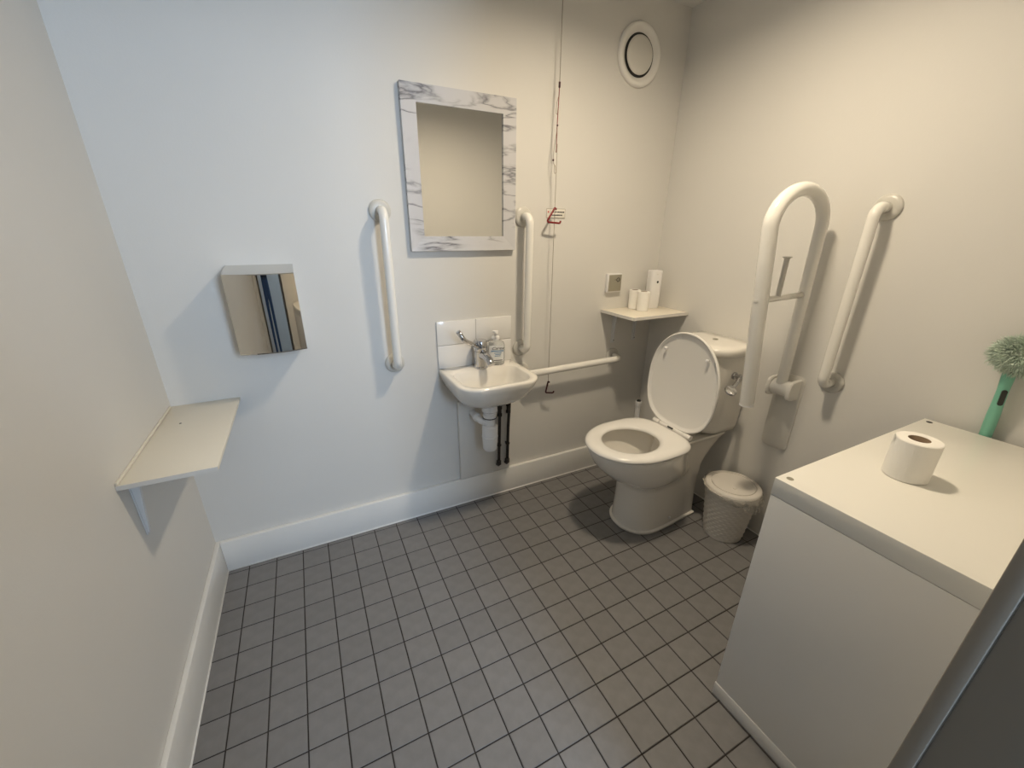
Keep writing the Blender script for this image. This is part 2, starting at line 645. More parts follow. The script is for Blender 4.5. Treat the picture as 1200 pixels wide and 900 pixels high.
# hinge housing: drum between two rounded cheeks
bm = bmesh.new()
hz = 7.22
yA, yB = W(0, -7.02).y - o0.y, W(0, -7.98).y - o0.y
lathe(bm, [(.033, yB + .012), (.033, yA - .012)], 24, 'Y', (-.044, 0, hz * S - o0.z))
box(bm, (-.05, yB + .014, hz * S - o0.z - .03), (-.006, yA - .014, hz * S - o0.z - .012), .003)
from_bm('hinge_drum', bm, RAILP, dr, auto=40)
for ya, yb_ in ((yA - .014, yA), (yB, yB + .016)):
    bm = bmesh.new()
    prof = []
    for k in range(13):
        a = PI / 2 + PI * k / 12
        ca_, sa_ = math.cos(a), math.sin(a)
        prof.append((-.046 + .036 * math.copysign(abs(ca_) ** .55, ca_), hz * S - o0.z + .040 * math.copysign(abs(sa_) ** .55, sa_)))
    prof += [(-.008, hz * S - o0.z - .042), (-.008, hz * S - o0.z + .042)]
    loft(bm, [[Vector((px, ya, pz)) for px, pz in prof], [Vector((px, yb_, pz)) for px, pz in prof]])
    bmesh.ops.bevel(bm, geom=[e for e in bm.edges if abs(e.verts[0].co.y - e.verts[1].co.y) < 1e-6], offset=.003, segments=2, affect='EDGES')
    from_bm('hinge_cheek', bm, RAILP, dr, auto=40)
path = [dpt(20.38, 7.3), dpt(20.22, 13.2)]
xm, hwid = (20.22 + 17.42) / 2, (20.22 - 17.42) / 2
for k in range(1, 17):
    a = PI * k / 16
    path.append(dpt(xm + hwid * math.cos(a), 13.2 + 1.12 * math.sin(a)))
path += [dpt(17.9, 10.2), dpt(18.42, 6.85)]
bm = bmesh.new()
tube(bm, path, [.0200 + .0055 * k / (len(path) - 1) for k in range(len(path))], 22)
from_bm('loop_tube', bm, RAILP, dr, auto=60)
bm = bmesh.new()
lathe(bm, [(.0260, -.004), (.0260, .012)], 22, 'Z', dpt(18.42, 6.85))
from_bm('end_cap', bm, PLASW, dr, auto=40)
bm = bmesh.new()
tube(bm, [dpt(17.78, 10.84), dpt(20.3, 10.90)], .0105, 14)
from_bm('cross_bar', bm, RAILP, dr, smooth=True)
bm = bmesh.new()
tube(bm, [dpt(18.72, 10.86), dpt(18.72, 12.2)], .0085, 12)
lathe(bm, [(.0085, 0), (.015, .002), (.015, .005), (.006, .006)], 16, 'Z', dpt(18.72, 12.2))
from_bm('roll_peg', bm, RAILG, dr, auto=40)
bm = bmesh.new()
lathe(bm, [(.0085, -.019), (.0085, -.0238), (.005, -.0248)], 16, 'X', dpt(17.79, 10.84))
from_bm('screw_cap', bm, RAILG, dr, auto=40)

# ------------------------------------------------------------------ washbasin
bc = W(10.42, .42, 7.30)
basin = thing('washbasin', 'small white wall-hung washbasin with rounded front corners under the mirror', 'washbasin', bc)


def dee(hw_, d0, d1, z, rad, n=8, bl=0.006):
    """D outline seen from above: straight back at y=-d0, rounded front at y=-d1"""
    pts = []
    rb = bl
    for cx_, cy_, r_, st in ((hw_, -d0, rb, 0.0), (-hw_, -d0, rb, PI / 2)):
        sx = 1 if cx_ > 0 else -1
        for k in range(n + 1):
            a = st + k / n * PI / 2
            pts.append(Vector((cx_ - sx * r_ + r_ * math.cos(a), cy_ - r_ + r_ * math.sin(a), z)))
    for cx_, st in ((-hw_, PI), (hw_, 1.5 * PI)):
        sx = 1 if cx_ > 0 else -1
        for k in range(n + 1):
            a = st + k / n * PI / 2
            pts.append(Vector((cx_ - sx * rad + rad * math.cos(a), -d1 + rad + rad * math.sin(a), z)))
    # gentle bow of the front
    for q in pts:
        f = max(0.0, (-q.y - d0) / (d1 - d0))
        q.y -= 0.016 * f * (1 - (q.x / hw_) ** 2)
    return pts


bm = bmesh.new()
H = .186
loops = [dee(.070, .0, .150, -.150, .06), dee(.108, .0, .200, -.139, .08), dee(.143, .0, .250, -.110, .09),
         dee(.166, .0, .285, -.078, .09), dee(.180, .0, .306, -.038, .085), dee(.186, .0, .316, -.010, .080),
         dee(.185, .001, .315, -.003, .080), dee(.181, .003, .311, .0, .078),
         dee(.158, .085, .293, .0, .068, bl=.03), dee(.153, .089, .288, -.004, .064, bl=.03),
         dee(.145, .095, .280, -.035, .06, bl=.035), dee(.128, .105, .262, -.085, .06, bl=.04), dee(.085, .125, .225, -.112, .05, bl=.04),
         dee(.022, .160, .200, -.118, .018, bl=.018)]
loft(bm, loops)
from_bm('bowl', bm, CERAM, basin, auto=50)
bm = bmesh.new()
lathe(bm, [(.021, -.117), (.021, -.1145), (.017, -.113), (.012, -.116)], 24, 'Z', (0, -.18, 0))
from_bm('waste_ring', bm, CHROME, basin, auto=40)
# tap: lever mixer
tap_c = W(10.42, -.12, 7.30) - bc
bm = bmesh.new()
lathe(bm, [(.033, .0), (.033, .005), (.029, .009), (.029, .078), (.0295, .080)], 28, 'Z', tap_c)
body = from_bm('tap', bm, CHROME, basin, auto=40)
bm = bmesh.new()
lathe(bm, [(.031, .082), (.033, .088), (.033, .120), (.028, .130), (.012, .133)], 28, 'Z', tap_c)
from_bm('tap_head', bm, CHROME, body, auto=40)
bm = bmesh.new()
tube(bm, [tap_c + Vector(v) for v in ((0, -.010, .062), (.006, -.045, .064), (.011, -.075, .050), (.013, -.088, .034))], [.021, .0205, .019, .0175], 18)
from_bm('spout', bm, CHROME, body, auto=50)
bm = bmesh.new()
lv = [tap_c + Vector(v) for v in ((-.012, -.012, .104), (-.050, -.032, .122), (-.092, -.050, .145), (-.122, -.050, .190))]
tube(bm, fillet(lv, .04, 5), [.0108] * len(fillet(lv, .04, 5)), 14)
from_bm('lever', bm, CHROME, body, smooth=True)

# splashback
spl = thing('tile_splashback', 'splashback of four white glazed tiles behind the washbasin tap', 'splashback', W(10.4, .42, 7.3))
sx0, sx1, sz0, sz1 = 8.62, 12.15, 7.31, 9.40
so_ = W(10.4, .42, 7.3)
box_obj('grout_bed', W(sx0 + .01, .42, sz0) - so_ + Vector((0, -.006, 0)), W(sx1 - .01, .42, sz1 - .01) - so_ + Vector((0, -.0003, 0)), GROUTW, spl)
for xa, xb in ((sx0, 10.385), (10.415, sx1)):
    for za, zb in ((sz0, 8.335), (8.365, sz1)):
        a, b = W(xa, .42, za) - so_, W(xb, .42, zb) - so_
        box_obj('tile', (a.x, -.0085, a.z), (b.x, -.001, b.z), TILEW, spl, bev=.0012)

# soap bottle
sb = W(11.20, -.02, 7.30)
soap = thing('soap_bottle', 'clear pump bottle of hand wash standing beside the tap', 'soap bottle', sb + Vector((0, 0, .0005)))
soap.rotation_euler = (0, 0, math.radians(-12))
soap.scale = (1.25, 1.1, 1.0)


def oval(w, d, z, n=28, e=2.6):
    out = []
    for k in range(n):
        a = 2 * PI * k / n
        c, s = math.cos(a), math.sin(a)
        out.append(Vector((w * math.copysign(abs(c) ** (2 / e), c), d * math.copysign(abs(s) ** (2 / e), s), z)))
    return out


bm = bmesh.new()
loft(bm, [oval(.028, .016, 0), oval(.032, .019, .004), oval(.034, .020, .03), oval(.034, .020, .095), oval(.030, .018, .108), oval(.016, .013, .118, e=2), oval(.012, .012, .122, e=2)])
from_bm('bottle', bm, CLEAR, soap, auto=50)
bm = bmesh.new()
lathe(bm, [(.0145, .121), (.0145, .134), (.012, .137), (.005, .138), (.005, .152), (.011, .153), (.011, .160), (.004, .161)], 20)
tube(bm, [(0, 0, .157), (0, -.020, .157), (.001, -.028, .152)], .0042, 10)
from_bm('pump', bm, PLASW, soap, auto=40)
bm = bmesh.new()
lab = []
for z in (.020, .096):
    lab.append([Vector((x, -.0203 * (1 - abs(x / .034) ** 2.6) ** (1 / 2.6) - .0004, z)) for x in [(-.027 + .054 * k / 10) for k in range(11)]])
rows = [[bm.verts.new(p) for p in l_] for l_ in lab]
for k in range(10):
    bm.faces.new((rows[0][k], rows[0][k + 1], rows[1][k + 1], rows[1][k]))
label_o = from_bm('label', bm, LABELC, soap, smooth=True)
face = Matrix.Rotation(PI / 2, 4, 'X')
text_mesh('brand_text', 'Carex', .0185, INK, label_o, Matrix.Translation((.004, -.0212, .083)) @ face, shear=.25)
box_obj('blue_band', (-.022, -.0212, .0685), (.026, -.0207, .0725), BLUEINK, label_o)
for k, (xa, xb, z) in enumerate(((-.010, .018, .061), (-.006, .016, .054), (-.008, .014, .047), (-.016, .022, .026))):
    box_obj('print_line', (xa, -.0212, z - .0014), (xb, -.0207, z + .0014), INK if k == 3 else BLUEINK, label_o)

# bottle trap and supply pipes
tp = W(10.44, -1.0, 3.55)
trap = thing('bottle_trap', 'white plastic bottle trap hanging below the washbasin', 'waste trap', tp)
bm = bmesh.new()
top = 5.90 * S - tp.z
lathe(bm, [(.028, .0), (.034, .008), (.036, .06), (.036, .068), (.0385, .069), (.0385, .073), (.036, .074), (.036, .124), (.030, .130)], 32)
from_bm('cup', bm, TRAPW, trap, auto=40)
bm = bmesh.new()
lathe(bm, [(.022, .128), (.022, .168), (.030, .170), (.032, .185), (.026, .188), (.026, .200), (.036, .203), (.036, .222), (.033, top)], 32)
from_bm('inlet', bm, TRAPW, trap, auto=40)
for zz in (.169, .2015):
    bm = bmesh.new()
    lathe(bm, [(.0275, zz - .0025), (.0330, zz - .001), (.0330, zz + .001), (.0275, zz + .0025)], 32)
    from_bm('washer', bm, RUBBER, trap, auto=40)
bm = bmesh.new()
pth = fillet([(0, 0, .138), (-.036, .02, .148), (-.040, .118, .152)], .02, 6)
tube(bm, pth, .0155, 18)
lathe(bm, [(.018, .0), (.021, .004), (.021, .022), (.018, .026)], 20, 'Y', Vector((-.038, .05, .150)))
from_bm('outlet_pipe', bm, TRAPW, trap, auto=40)

# boxed-in access panel under the basin
px0, px1 = W(9.38, 0).x, W(12.05, 0).x
panel = tag(box_obj('access_panel', (px0, -BT - .001, BH + .0025), (px1, -.0005, 5.63 * S), WALL, bev=.0015),
            'flush white access panel below the washbasin behind the pipes', 'panel')

for lab_, xa, xb, ztop, bend in (('dark supply pipe with an isolating valve beside the white trap', 11.45, 11.36, 5.75, True),
                                 ('dark straight supply pipe rising to the underside of the washbasin', 11.94, 11.83, 5.55, False)):
    base = W(xb, .03, 1.95)
    pp = thing('water_pipe', lab_, 'pipe', base)
    t_ = W(xa, .0, ztop) - base
    bm = bmesh.new()
    if bend:
        pth = fillet([(0, 0, 0), (.006, 0, .285), (.0, -.01, .33), t_ + Vector((-.045, -.02, 0))], .03, 5)
        zv = .30
    else:
        pth = [(0, 0, 0), (.004, -.002, .2), t_]
        zv = .31
    tube(bm, pth, .0078, 12)
    from_bm('pipe_run', bm, PIPEB, pp, smooth=True)
    bm = bmesh.new()
    xo = .0055
    for dz in (-.028, 0.012):
        lathe(bm, [(.010, zv + dz), (.0135, zv + dz + .002), (.0135, zv + dz + .014), (.010, zv + dz + .016)], 6, 'Z', (xo, 0, 0))
    lathe(bm, [(.0095, zv - .016), (.0095, zv + .012)], 12, 'Z', (xo, 0, 0))
    from_bm('valve', bm, PIPEB, pp)
    bm = bmesh.new()
    lathe(bm, [(.0125, -.004), (.0125, .016), (.009, .020)], 12)
    tube(bm, [(0, 0, .0), (0, .006, -.010), (0, .0175, -.012)], .0095, 12)
    from_bm('elbow', bm, PIPEB, pp, auto=40)
    bm = bmesh.new()
    lathe(bm, [(.0105, .105), (.0115, .106), (.0115, .113), (.0105, .114)], 12, 'Z', (.002, 0, 0))
    box(bm, (-.004, 0, .106), (.008, .0185, .113))
    from_bm('pipe_clip', bm, PIPEB, pp)

# ------------------------------------------------------------------ hand dryer
dc = W(2.62, .42, 9.12)
dry = thing('hand_dryer', 'polished steel hand dryer with a curved mirror-like cover on the wall above the left shelf', 'hand dryer', dc)
bm = bmesh.new()
hwd = 1.0 * S
fr = []
for z, dep in ((0, .116), (.283 * 1.0 - .012, .122)):
    pass
zt_b, zt_f = (11.89 - 9.12) * S, (11.70 - 9.12) * S
NB = 18


def drow(z, dep, zb=None):
    pts = [Vector((-hwd, -.0005, zb if zb is not None else z))]
    for k in range(NB + 1):
        x = -hwd + 2 * hwd * k / NB
        f = 1 - (x / hwd) ** 2
        pts.append(Vector((x, -dep - .020 * f, z)))
    pts.append(Vector((hwd, -.0005, zb if zb is not None else z)))
    return pts


rows_ = [drow(0, .118), drow(.004, .121), drow(zt_f - .003, .124), drow(zt_f, .122, zt_b)]
loft(bm, rows_)
from_bm('cover', bm, DRYER, dry, auto=25)
bm = bmesh.new()
box(bm, (-.05, -.10, -.006), (.05, -.03, .001), .002)
from_bm('nozzle', bm, DARKM, dry, auto=40)

# ------------------------------------------------------------------ left shelf
ls = thing('wall_shelf', 'cream rectangular shelf on white steel brackets under the hand dryer', 'shelf', W(-.92, .42, 7.3))
o0 = W(-.92, .42, 7.3)
e = W(1.12, -4.82, 7.3) - o0
box_obj('board', (.0005, e.y, -.0115), (e.x, -.0005, 0), BOARD, ls, bev=.001)
bm = bmesh.new()
lathe(bm, [(.0035, .0001), (.0035, .0006), (.001, .0008)], 10, 'Z', (.062, -.18, 0))
from_bm('screw', bm, DARKM, ls)
box_obj('front_edging', (.0005, e.y - .0015, -.0119), (e.x, e.y - .0001, .0005), EDGE, ls)
box_obj('wall_batten', (.0005, e.y + .002, .0005), (.006, -.02, .008), BOARD, ls, bev=.001)
for yy in (-4.2, -.9):
    y_ = W(0, yy).y - o0.y
    bm = bmesh.new()
    box(bm, (.0005, y_ - .010, -.190), (.004, y_ + .010, -.0119), .001)
    box(bm, (.0005, y_ - .010, -.0155), (.150, y_ + .010, -.0119), .001)
    rib = [Vector((.004, y_ - .006, -.185)), Vector((.007, y_ - .006, -.185)), Vector((.022, y_ - .006, -.040)), Vector((.030, y_ - .006, -.0155)), Vector((.004, y_ - .006, -.0155))]
    loft(bm, [rib, [v + Vector((0, .012, 0)) for v in rib]])
    br = from_bm('bracket', bm, STEELW, ls)
    for zz in (-.175, -.06):
        bm = bmesh.new()
        lathe(bm, [(.004, .0), (.004, .002), (.002, .003)], 10, 'X', (.004, y_ + .008, zz))
        from_bm('screw', bm, DARKM, br)

# ------------------------------------------------------------------ corner shelf
cs0 = W(XR, .42, 9.28)
cs = thing('corner_shelf', 'small cream corner shelf above the toilet cistern', 'shelf', cs0)
e = W(17.35, -2.0, 9.28) - cs0
box_obj('board', (e.x, e.y, -.014), (-.0005, -.0005, 0), BOARD, cs, bev=.001)
bm = bmesh.new()
box(bm, (e.x - .0012, e.y - .0012, -.0145), (-.0005, e.y - .0001, .0004))
box(bm, (e.x - .0012, e.y - .0001, -.0145), (e.x - .0001, -.0005, .0004))
from_bm('edging', bm, EDGE, cs)
for xx in (18.28, 19.72):
    x_ = W(xx, 0).x - cs0.x
    bm = bmesh.new()
    box(bm, (x_ - .012, -.004, -.190), (x_ + .012, -.0005, -.0145), .001)
    box(bm, (x_ - .012, -.125, -.0185), (x_ + .012, -.0005, -.0145), .001)
    rib = [Vector((x_ - .0015, -.004, -.185)), Vector((x_ - .0015, -.008, -.185)), Vector((x_ - .0015, -.022, -.04)), Vector((x_ - .0015, -.035, -.0185)), Vector((x_ - .0015, -.004, -.0185))]
    loft(bm, [rib, [v + Vector((.003, 0, 0)) for v in rib]])
    br = from_bm('bracket', bm, STEELW, cs)
    bm = bmesh.new()
    lathe(bm, [(.004, 0), (.004, -.002), (.002, -.003)], 10, 'Y', (x_ + .005, -.004, -.176))
    from_bm('screw', bm, DARKM, br)


def toilet_roll(label, loc, r, h, group, core=.020, tail=None):
    t = thing('toilet_roll', label, 'toilet roll', loc, group)
    bm = bmesh.new()
    n = 40
    lathe(bm, [(core, .001), (r - .002, .0), (r, .002), (r, h - .002), (r - .002, h), (core, h)], n, cap0=False, cap1=False)
    from_bm('paper', bm, PAPER, t, auto=40)
    bm = bmesh.new()
    lathe(bm, [(core, .0008), (core, h - .0005), (core - .0012, h - .0005), (core - .0012, .0008)], 28, cap0=False, cap1=False)
    lathe(bm, [(core - .0012, .001), (.001, .0012)], 28, cap0=False)
    from_bm('cardboard_core', bm, CARDB, t, smooth=True)
    if tail is not None:
        bm = bmesh.new()
        pts = []
        for k in range(8):
            a = tail + .06 * k
            rr = r + .0003 + .00025 * k * k / 8
            pts.append((rr * math.cos(a), rr * math.sin(a)))
        lo_ = [bm.verts.new((p_[0], p_[1], h - .014)) for p_ in pts]
        hi_ = [bm.verts.new((p_[0], p_[1], h - .001 + .0009 * k)) for k, p_ in enumerate(pts)]
        for k in range(7):
            bm.faces.new((lo_[k], lo_[k + 1], hi_[k + 1], hi_[k]))
        from_bm('loose_sheet', bm, PAPER, t, smooth=True)
    return t


zsh = 9.28 * S + .0003
toilet_roll('slim white toilet roll standing against the wall on the corner shelf', W(19.10, -.02, 0) + Vector((0, 0, zsh)), .0295, .098, 'toilet rolls on the corner shelf', .017)
toilet_roll('slim white toilet roll standing in front of the air freshener on the corner shelf', W(19.06, -.70, 0) + Vector((0, 0, zsh)), .0295, .098, 'toilet rolls on the corner shelf', .017)

# air freshener
af0 = W(20.12, -.22, 0) + Vector((0, 0, zsh))
af = thing('air_freshener', 'tall white automatic air freshener with a dark nozzle on the corner shelf', 'air freshener', af0)
af.rotation_euler = (0, 0, math.radians(-14))
af.scale = (.82, .82, 1.0)
bm = bmesh.new()
loft(bm, [oval(.036, .030, 0, e=5), oval(.039, .033, .006, e=5), oval(.040, .033, .10, e=5), oval(.041, .032, .185, e=5), oval(.040, .031, .193, e=5), oval(.036, .027, .196, e=5)])
from_bm('case', bm, PLASW, af, auto=40)
bm = bmesh.new()
lathe(bm, [(.0062, -.0325), (.0062, -.0345), (.003, -.0345)], 16, 'Y', (.006, 0, .138))
from_bm('nozzle', bm, BLACKP, af)
bm = bmesh.new()
tube(bm, [(-.008, -.0325, .180), (-.004, -.0330, .176), (.004, -.0330, .176), (.008, -.0325, .180)], .0012, 6)
from_bm('seam', bm, EDGE, af)

# ------------------------------------------------------------------ key switch plate
sw0 = W(17.92, .42, 10.6)
sw = thing('key_switch', 'square switch plate with a grey metal face on the wall above the corner shelf', 'switch', sw0)
box_obj('back_box', (-.046, -.020, -.047), (.046, -.0005, .047), PLASW, sw, bev=.003)
box_obj('face_plate', (-.040, -.0225, -.041), (.041, -.0195, .041), PLATE, sw, bev=.001)
bm = bmesh.new()
for rr in (.0105,):
    lathe(bm, [(rr, -.0224), (rr, -.0240), (rr - .0025, -.0240), (rr - .0025, -.0224)], 24, 'Y', (.018, 0, .016), cap0=False, cap1=False)
box(bm, (-.004, -.0232, .0150), (.008, -.0224, .0170))
from_bm('key_mark', bm, DARKM, sw)

# ------------------------------------------------------------------ extract vent
v0 = W(18.17, .42, 19.97)
vent = thing('extract_vent', 'round white extract vent with a domed disc high on the wall', 'vent', v0)
bm = bmesh.new()
lathe(bm, [(.118, -.0005), (.118, -.008), (.113, -.015), (.106, -.017), (.098, -.014), (.086, -.005), (.0805, -.0008)], 56, 'Y', cap0=False, cap1=False)
from_bm('ring', bm, SEATP, vent, auto=60)
bm = bmesh.new()
lathe(bm, [(.090, -.0006), (.004, -.0008)], 40, 'Y')
lathe(bm, [(.030, -.002), (.030, -.0009)], 12, 'Y')
from_bm('dark_throat', bm, RUBBER, vent)
bm = bmesh.new()
lathe(bm, [(.060, .000), (.069, -.002), (.0715, -.006), (.0695, -.010), (.060, -.0125), (.03, -.0145), (.004, -.015)], 48, 'Y')
from_bm('disc', bm, VENTD, vent, auto=50)

# ------------------------------------------------------------------ alarm cord and its sign
cy_ = -0.045
cx_top, cx_bot = W(13.98, 0).x, W(14.08, 0).x
cord = thing('alarm_pull_cord', 'emergency pull cord with red triangle handles hanging beside the mirror', 'pull cord', (cx_top, cy_, zc))


def cp(zt, dx=0.0, dyy=0.0):
    z = zt * S
    f = (zc - z) / (zc - 5.6 * S)
    return Vector(((cx_bot - cx_top) * f + dx, dyy, z - zc))


bm = bmesh.new()
tube(bm, [cp(21.94), cp(18.3)], .0014, 8)
tube(bm, [cp(16.3), cp(14.0), cp(10), cp(5.75)], .0013, 8)
from_bm('cord', bm, CORD, cord, smooth=True)
bm = bmesh.new()
tube(bm, [cp(18.3), cp(17.6, -.002), cp(17.0, -.004), cp(16.0, -.004)], .0017, 8)
from_bm('red_cord', bm, REDCORD, cord, smooth=True)
bm = bmesh.new()
pts = [cp(18.0), cp(17.7, -.010), cp(17.35, -.012), cp(17.3, -.006), cp(17.6, -.003)]
tube(bm, fillet(pts, .01, 4), .0011, 6)
pts = [cp(16.9, -.003), cp(16.3, -.012), cp(15.9, -.017), cp(15.6, -.015), cp(15.5, -.005), cp(15.3, -.001), cp(15.2, -.007), cp(15.35, -.011), cp(15.55, -.010)]
tube(bm, fillet(pts, .008, 4), .0012, 6)
from_bm('slack_loop', bm, CORD, cord, smooth=True)
for zt, r_, hgt, dx in ((18.3, .0042, .022, 0), (16.95, .0035, .008, -.003), (15.72, .0038, .009, -.017)):
    c_ = cp(zt, dx)
    bm = bmesh.new()
    lathe(bm, [(.001, -hgt / 2), (r_, -hgt / 2 + .002), (r_, hgt / 2 - .002), (.001, hgt / 2)], 10, 'Z', c_)
    from_bm('toggle', bm, REDD, cord, smooth=True)


def handle(ztop, m, hgt, wl, wr, tilt):
    a = cp(ztop)
    pts = [a + Vector((.008, 0, -.008)), a, a + Vector((-wl, -.004, -hgt)), a + Vector((wr, -.006, -hgt - tilt)), a + Vector((wr + .003, -.006, -hgt - tilt + .010))]
    bm_ = bmesh.new()
    q = fillet(pts, .006, 5)
    tube(bm_, q, .0042, 10)
    return from_bm('triangle_handle', bm_, m, cord, smooth=True)


handle(13.95, RED, .060, .042, .026, .004)
handle(6.02, REDD, .060, .016, .030, .008)

s0 = W(14.35, .42, 13.74)
sign = thing('instruction_sign', 'tiny white notice with a dark border behind the red alarm handle', 'sign', s0)
box_obj('plate', (-.050, -.0025, -.0195), (.050, -.0005, .0195), SIGNW, sign, bev=.0005)
bm = bmesh.new()
for a, b in (((-.050, -.0195), (.050, -.0180)), ((-.050, .0180), (.050, .0195)), ((-.050, -.0195), (-.0485, .0195)), ((.0485, -.0195), (.050, .0195))):
    box(bm, (a[0], -.0030, a[1]), (b[0], -.0024, b[1]))
from_bm('border', bm, CORD, sign)
r2 = random.Random(3)
for zz, xa, xb in ((.0055, -.022, .043), (-.0075, -.022, .036)):
    bm = bmesh.new()
    x = xa
    while x < xb:
        w = r2.uniform(.0035, .008)
        box(bm, (x, -.0030, zz - .0028), (x + w, -.0024, zz + .0028))
        x += w + r2.uniform(.0012, .0026)
    from_bm('print_line', bm, INK, sign)
box_obj('print_mark', (-.043, -.0030, .002), (-.037, -.0024, .009), REDINK, sign)

# ------------------------------------------------------------------ toilet
YC = -4.50
t0 = W(XR, YC, 0)
toi = thing('toilet', 'white close-coupled toilet with its lid raised and seat down', 'toilet', t0)


def TP(u, v, z):
    """u out from the wall, v sideways (towards the door positive), z up"""
    return Vector((-u, -v, z))


def egg(ub, uf, hw_, uc, wr, z, n=26, pw=2.3, rear_pow=2.2):
    """outline: narrow rear wr, widest hw at uc, elliptical nose"""
    side = []
    nr = n // 2
    for k in range(nr):
        s = k / nr
        u = ub + (uc - ub) * s
        f = s * s * (3 - 2 * s)
        side.append((u, wr + (hw_ - wr) * f))
    nf = n - nr
    for k in range(nf + 1):
        a = PI / 2 * k / nf
        side.append((uc + (uf - uc) * math.sin(a) ** (2 / pw), hw_ * max(0.0, math.cos(a)) ** (2 / pw)))
    pts = [TP(u, v, z) for u, v in side]
    pts += [TP(u, -v, z) for u, v in side[-2::-1]]
    return pts


ZR = .448                     # rim height, seat goes on top


def panout(z, ub, uf, hw_, uc, ar, wr, n=34):
    """bowl ellipse blended with a narrower rear block"""
    side = []
    nr = int(n * .62)
    for k in range(nr):
        u = ub + (uc - ub) * k / nr
        q = (uc - u) / ar
        el = hw_ * math.sqrt(max(0.0, 1 - q * q)) if q < 1 else 0.0
        p_ = 7.0
        w = (el ** p_ + wr ** p_) ** (1 / p_)
        if k == 0:
            w *= .96
        side.append((u, w))
    nf = n - nr
    w_top = (hw_ ** 7.0 + wr ** 7.0) ** (1 / 7.0)
    for k in range(nf + 1):
        a = PI / 2 * k / nf
        side.append((uc + (uf - uc) * math.sin(a) ** (2 / 2.15), w_top * max(0.0, math.cos(a)) ** (2 / 2.15)))
    pts = [TP(u, v, z) for u, v in side]
    pts += [TP(u, -v, z) for u, v in side[-2::-1]]
    return pts


def ovl(ub, uf, hw_, uc, z, n=60, pr=2.5, pf=2.05):
    """closed oval, squarer at the hinge end"""
    pts = []
    for k in range(n):
        a = 2 * PI * k / n
        c, sn = math.cos(a), math.sin(a)
        p_ = pf if c > 0 else pr
        ax_ = (uf - uc) if c > 0 else (uc - ub)
        pts.append(TP(uc + ax_ * math.copysign(abs(c) ** (2 / p_), c), hw_ * math.copysign(abs(sn) ** (2 / p_), sn), z))
    return pts


bm = bmesh.new()
outs = [(0, .150, .562, .119, .43, .30, .108), (.006, .148, .566, .122, .43, .30, .110), (.013, .148, .566, .122, .43, .30, .110), (.017, .156, .554, .113, .43, .30, .100),
        (.12, .160, .548, .110, .43, .30, .096), (.22, .158, .548, .109, .43, .30, .094), (.255, .150, .553, .112, .44, .27, .092),
        (.270, .140, .575, .130, .46, .30, .084), (.285, .128, .610, .150, .47, .30, .080), (.315, .105, .658, .172, .48, .28, .078),
        (.360, .072, .699, .184, .49, .26, .080), (.405, .045, .723, .189, .50, .25, .090),
        (.430, .036, .731, .191, .50, .24, .104), (.444, .034, .731, .190, .50, .24, .112), (ZR, .038, .728, .187, .50, .24, .110)]
loops = [panout(*a) for a in outs]
ins = [(ZR, .340, .690, .140, .52, .18, .05), (ZR - .02, .335, .690, .142, .52, .18, .05), (ZR - .06, .345, .675, .134, .52, .17, .05),
       (.33, .36, .63, .105, .50, .14, .04), (.27, .38, .57, .075, .47, .09, .03), (.235, .40, .52, .05, .45, .06, .02)]
loops += [panout(*a) for a in ins]
loft(bm, loops, cap0=True, cap1=True)
from_bm('pan', bm, CERAM, toi, auto=60)
bm = bmesh.new()
loft(bm, [ovl(.375, .595, .086, .48, .296), ovl(.375, .595, .086, .48, .297)])
from_bm('bowl_water', bm, WATER, toi)
# cistern
def dcis(u0, u1, hw_, z, n=10, fr=.6):
    rad = min(hw_ * fr, u1 - u0 - .01)
    pts = [TP(u0, -hw_, z), TP(u0 + (u1 - rad - u0) * .5, -hw_, z)]
    for k in range(n + 1):
        a = PI / 2 * k / n
        pts.append(TP(u1 - rad + rad * math.sin(a), -hw_ + rad - rad * math.cos(a), z))
    for k in range(n + 1):
        a = PI / 2 * k / n
        pts.append(TP(u1 - rad + rad * math.cos(a), hw_ - rad + rad * math.sin(a), z))
    pts += [TP(u0 + (u1 - rad - u0) * .5, hw_, z), TP(u0, hw_, z)]
    return pts


bm = bmesh.new()
loft(bm, [dcis(.012, .165, .100, .450), dcis(.010, .190, .122, .462), dcis(.010, .208, .130, .49), dcis(.010, .226, .142, .68), dcis(.010, .236, .148, .842)])
cis = from_bm('cistern', bm, CERAM, toi, auto=50)
bm = bmesh.new()
loft(bm, [dcis(.006, .243, .154, .843), dcis(.004, .249, .159, .848), dcis(.004, .250, .160, .868), dcis(.005, .246, .157, .878), dcis(.008, .236, .149, .883), dcis(.012, .20, .12, .885)])
from_bm('cistern_lid', bm, CERAM, toi, auto=60)
bm = bmesh.new()
lathe(bm, [(.012, .8845), (.012, .887), (.009, .8875)], 20, 'Z', TP(.105, .004, 0))
from_bm('lid_plug', bm, PLATE, toi, auto=40)
# flush lever on the side facing the door
bm = bmesh.new()
zl = .758
lathe(bm, [(.017, .0), (.017, -.006), (.011, -.010), (.011, -.022), (.014, -.024), (.014, -.036), (.008, -.038)], 18, 'Y', TP(.130, .1455, zl))
lev = from_bm('flush_lever', bm, CHROME, toi, auto=40)
bm = bmesh.new()
a, b = TP(.130, .175, zl), TP(.196, .190, zl - .036)
tube(bm, [a, a * .5 + b * .5 + Vector((0, -.004, 0)), b], [.0105, .009, .008], 12)
pd = bmesh.new()
lathe(pd, [(.004, .0), (.022, .001), (.0255, .004), (.022, .008), (.003, .009)], 24)
pd.transform(Matrix.Translation(b + Vector((-.010, -.004, -.006))) @ Matrix.Rotation(math.radians(38), 4, 'X') @ Matrix.Rotation(math.radians(-18), 4, 'Y'))
pm_ = bpy.data.meshes.new('paddle_tmp')
pd.to_mesh(pm_)
pd.free()
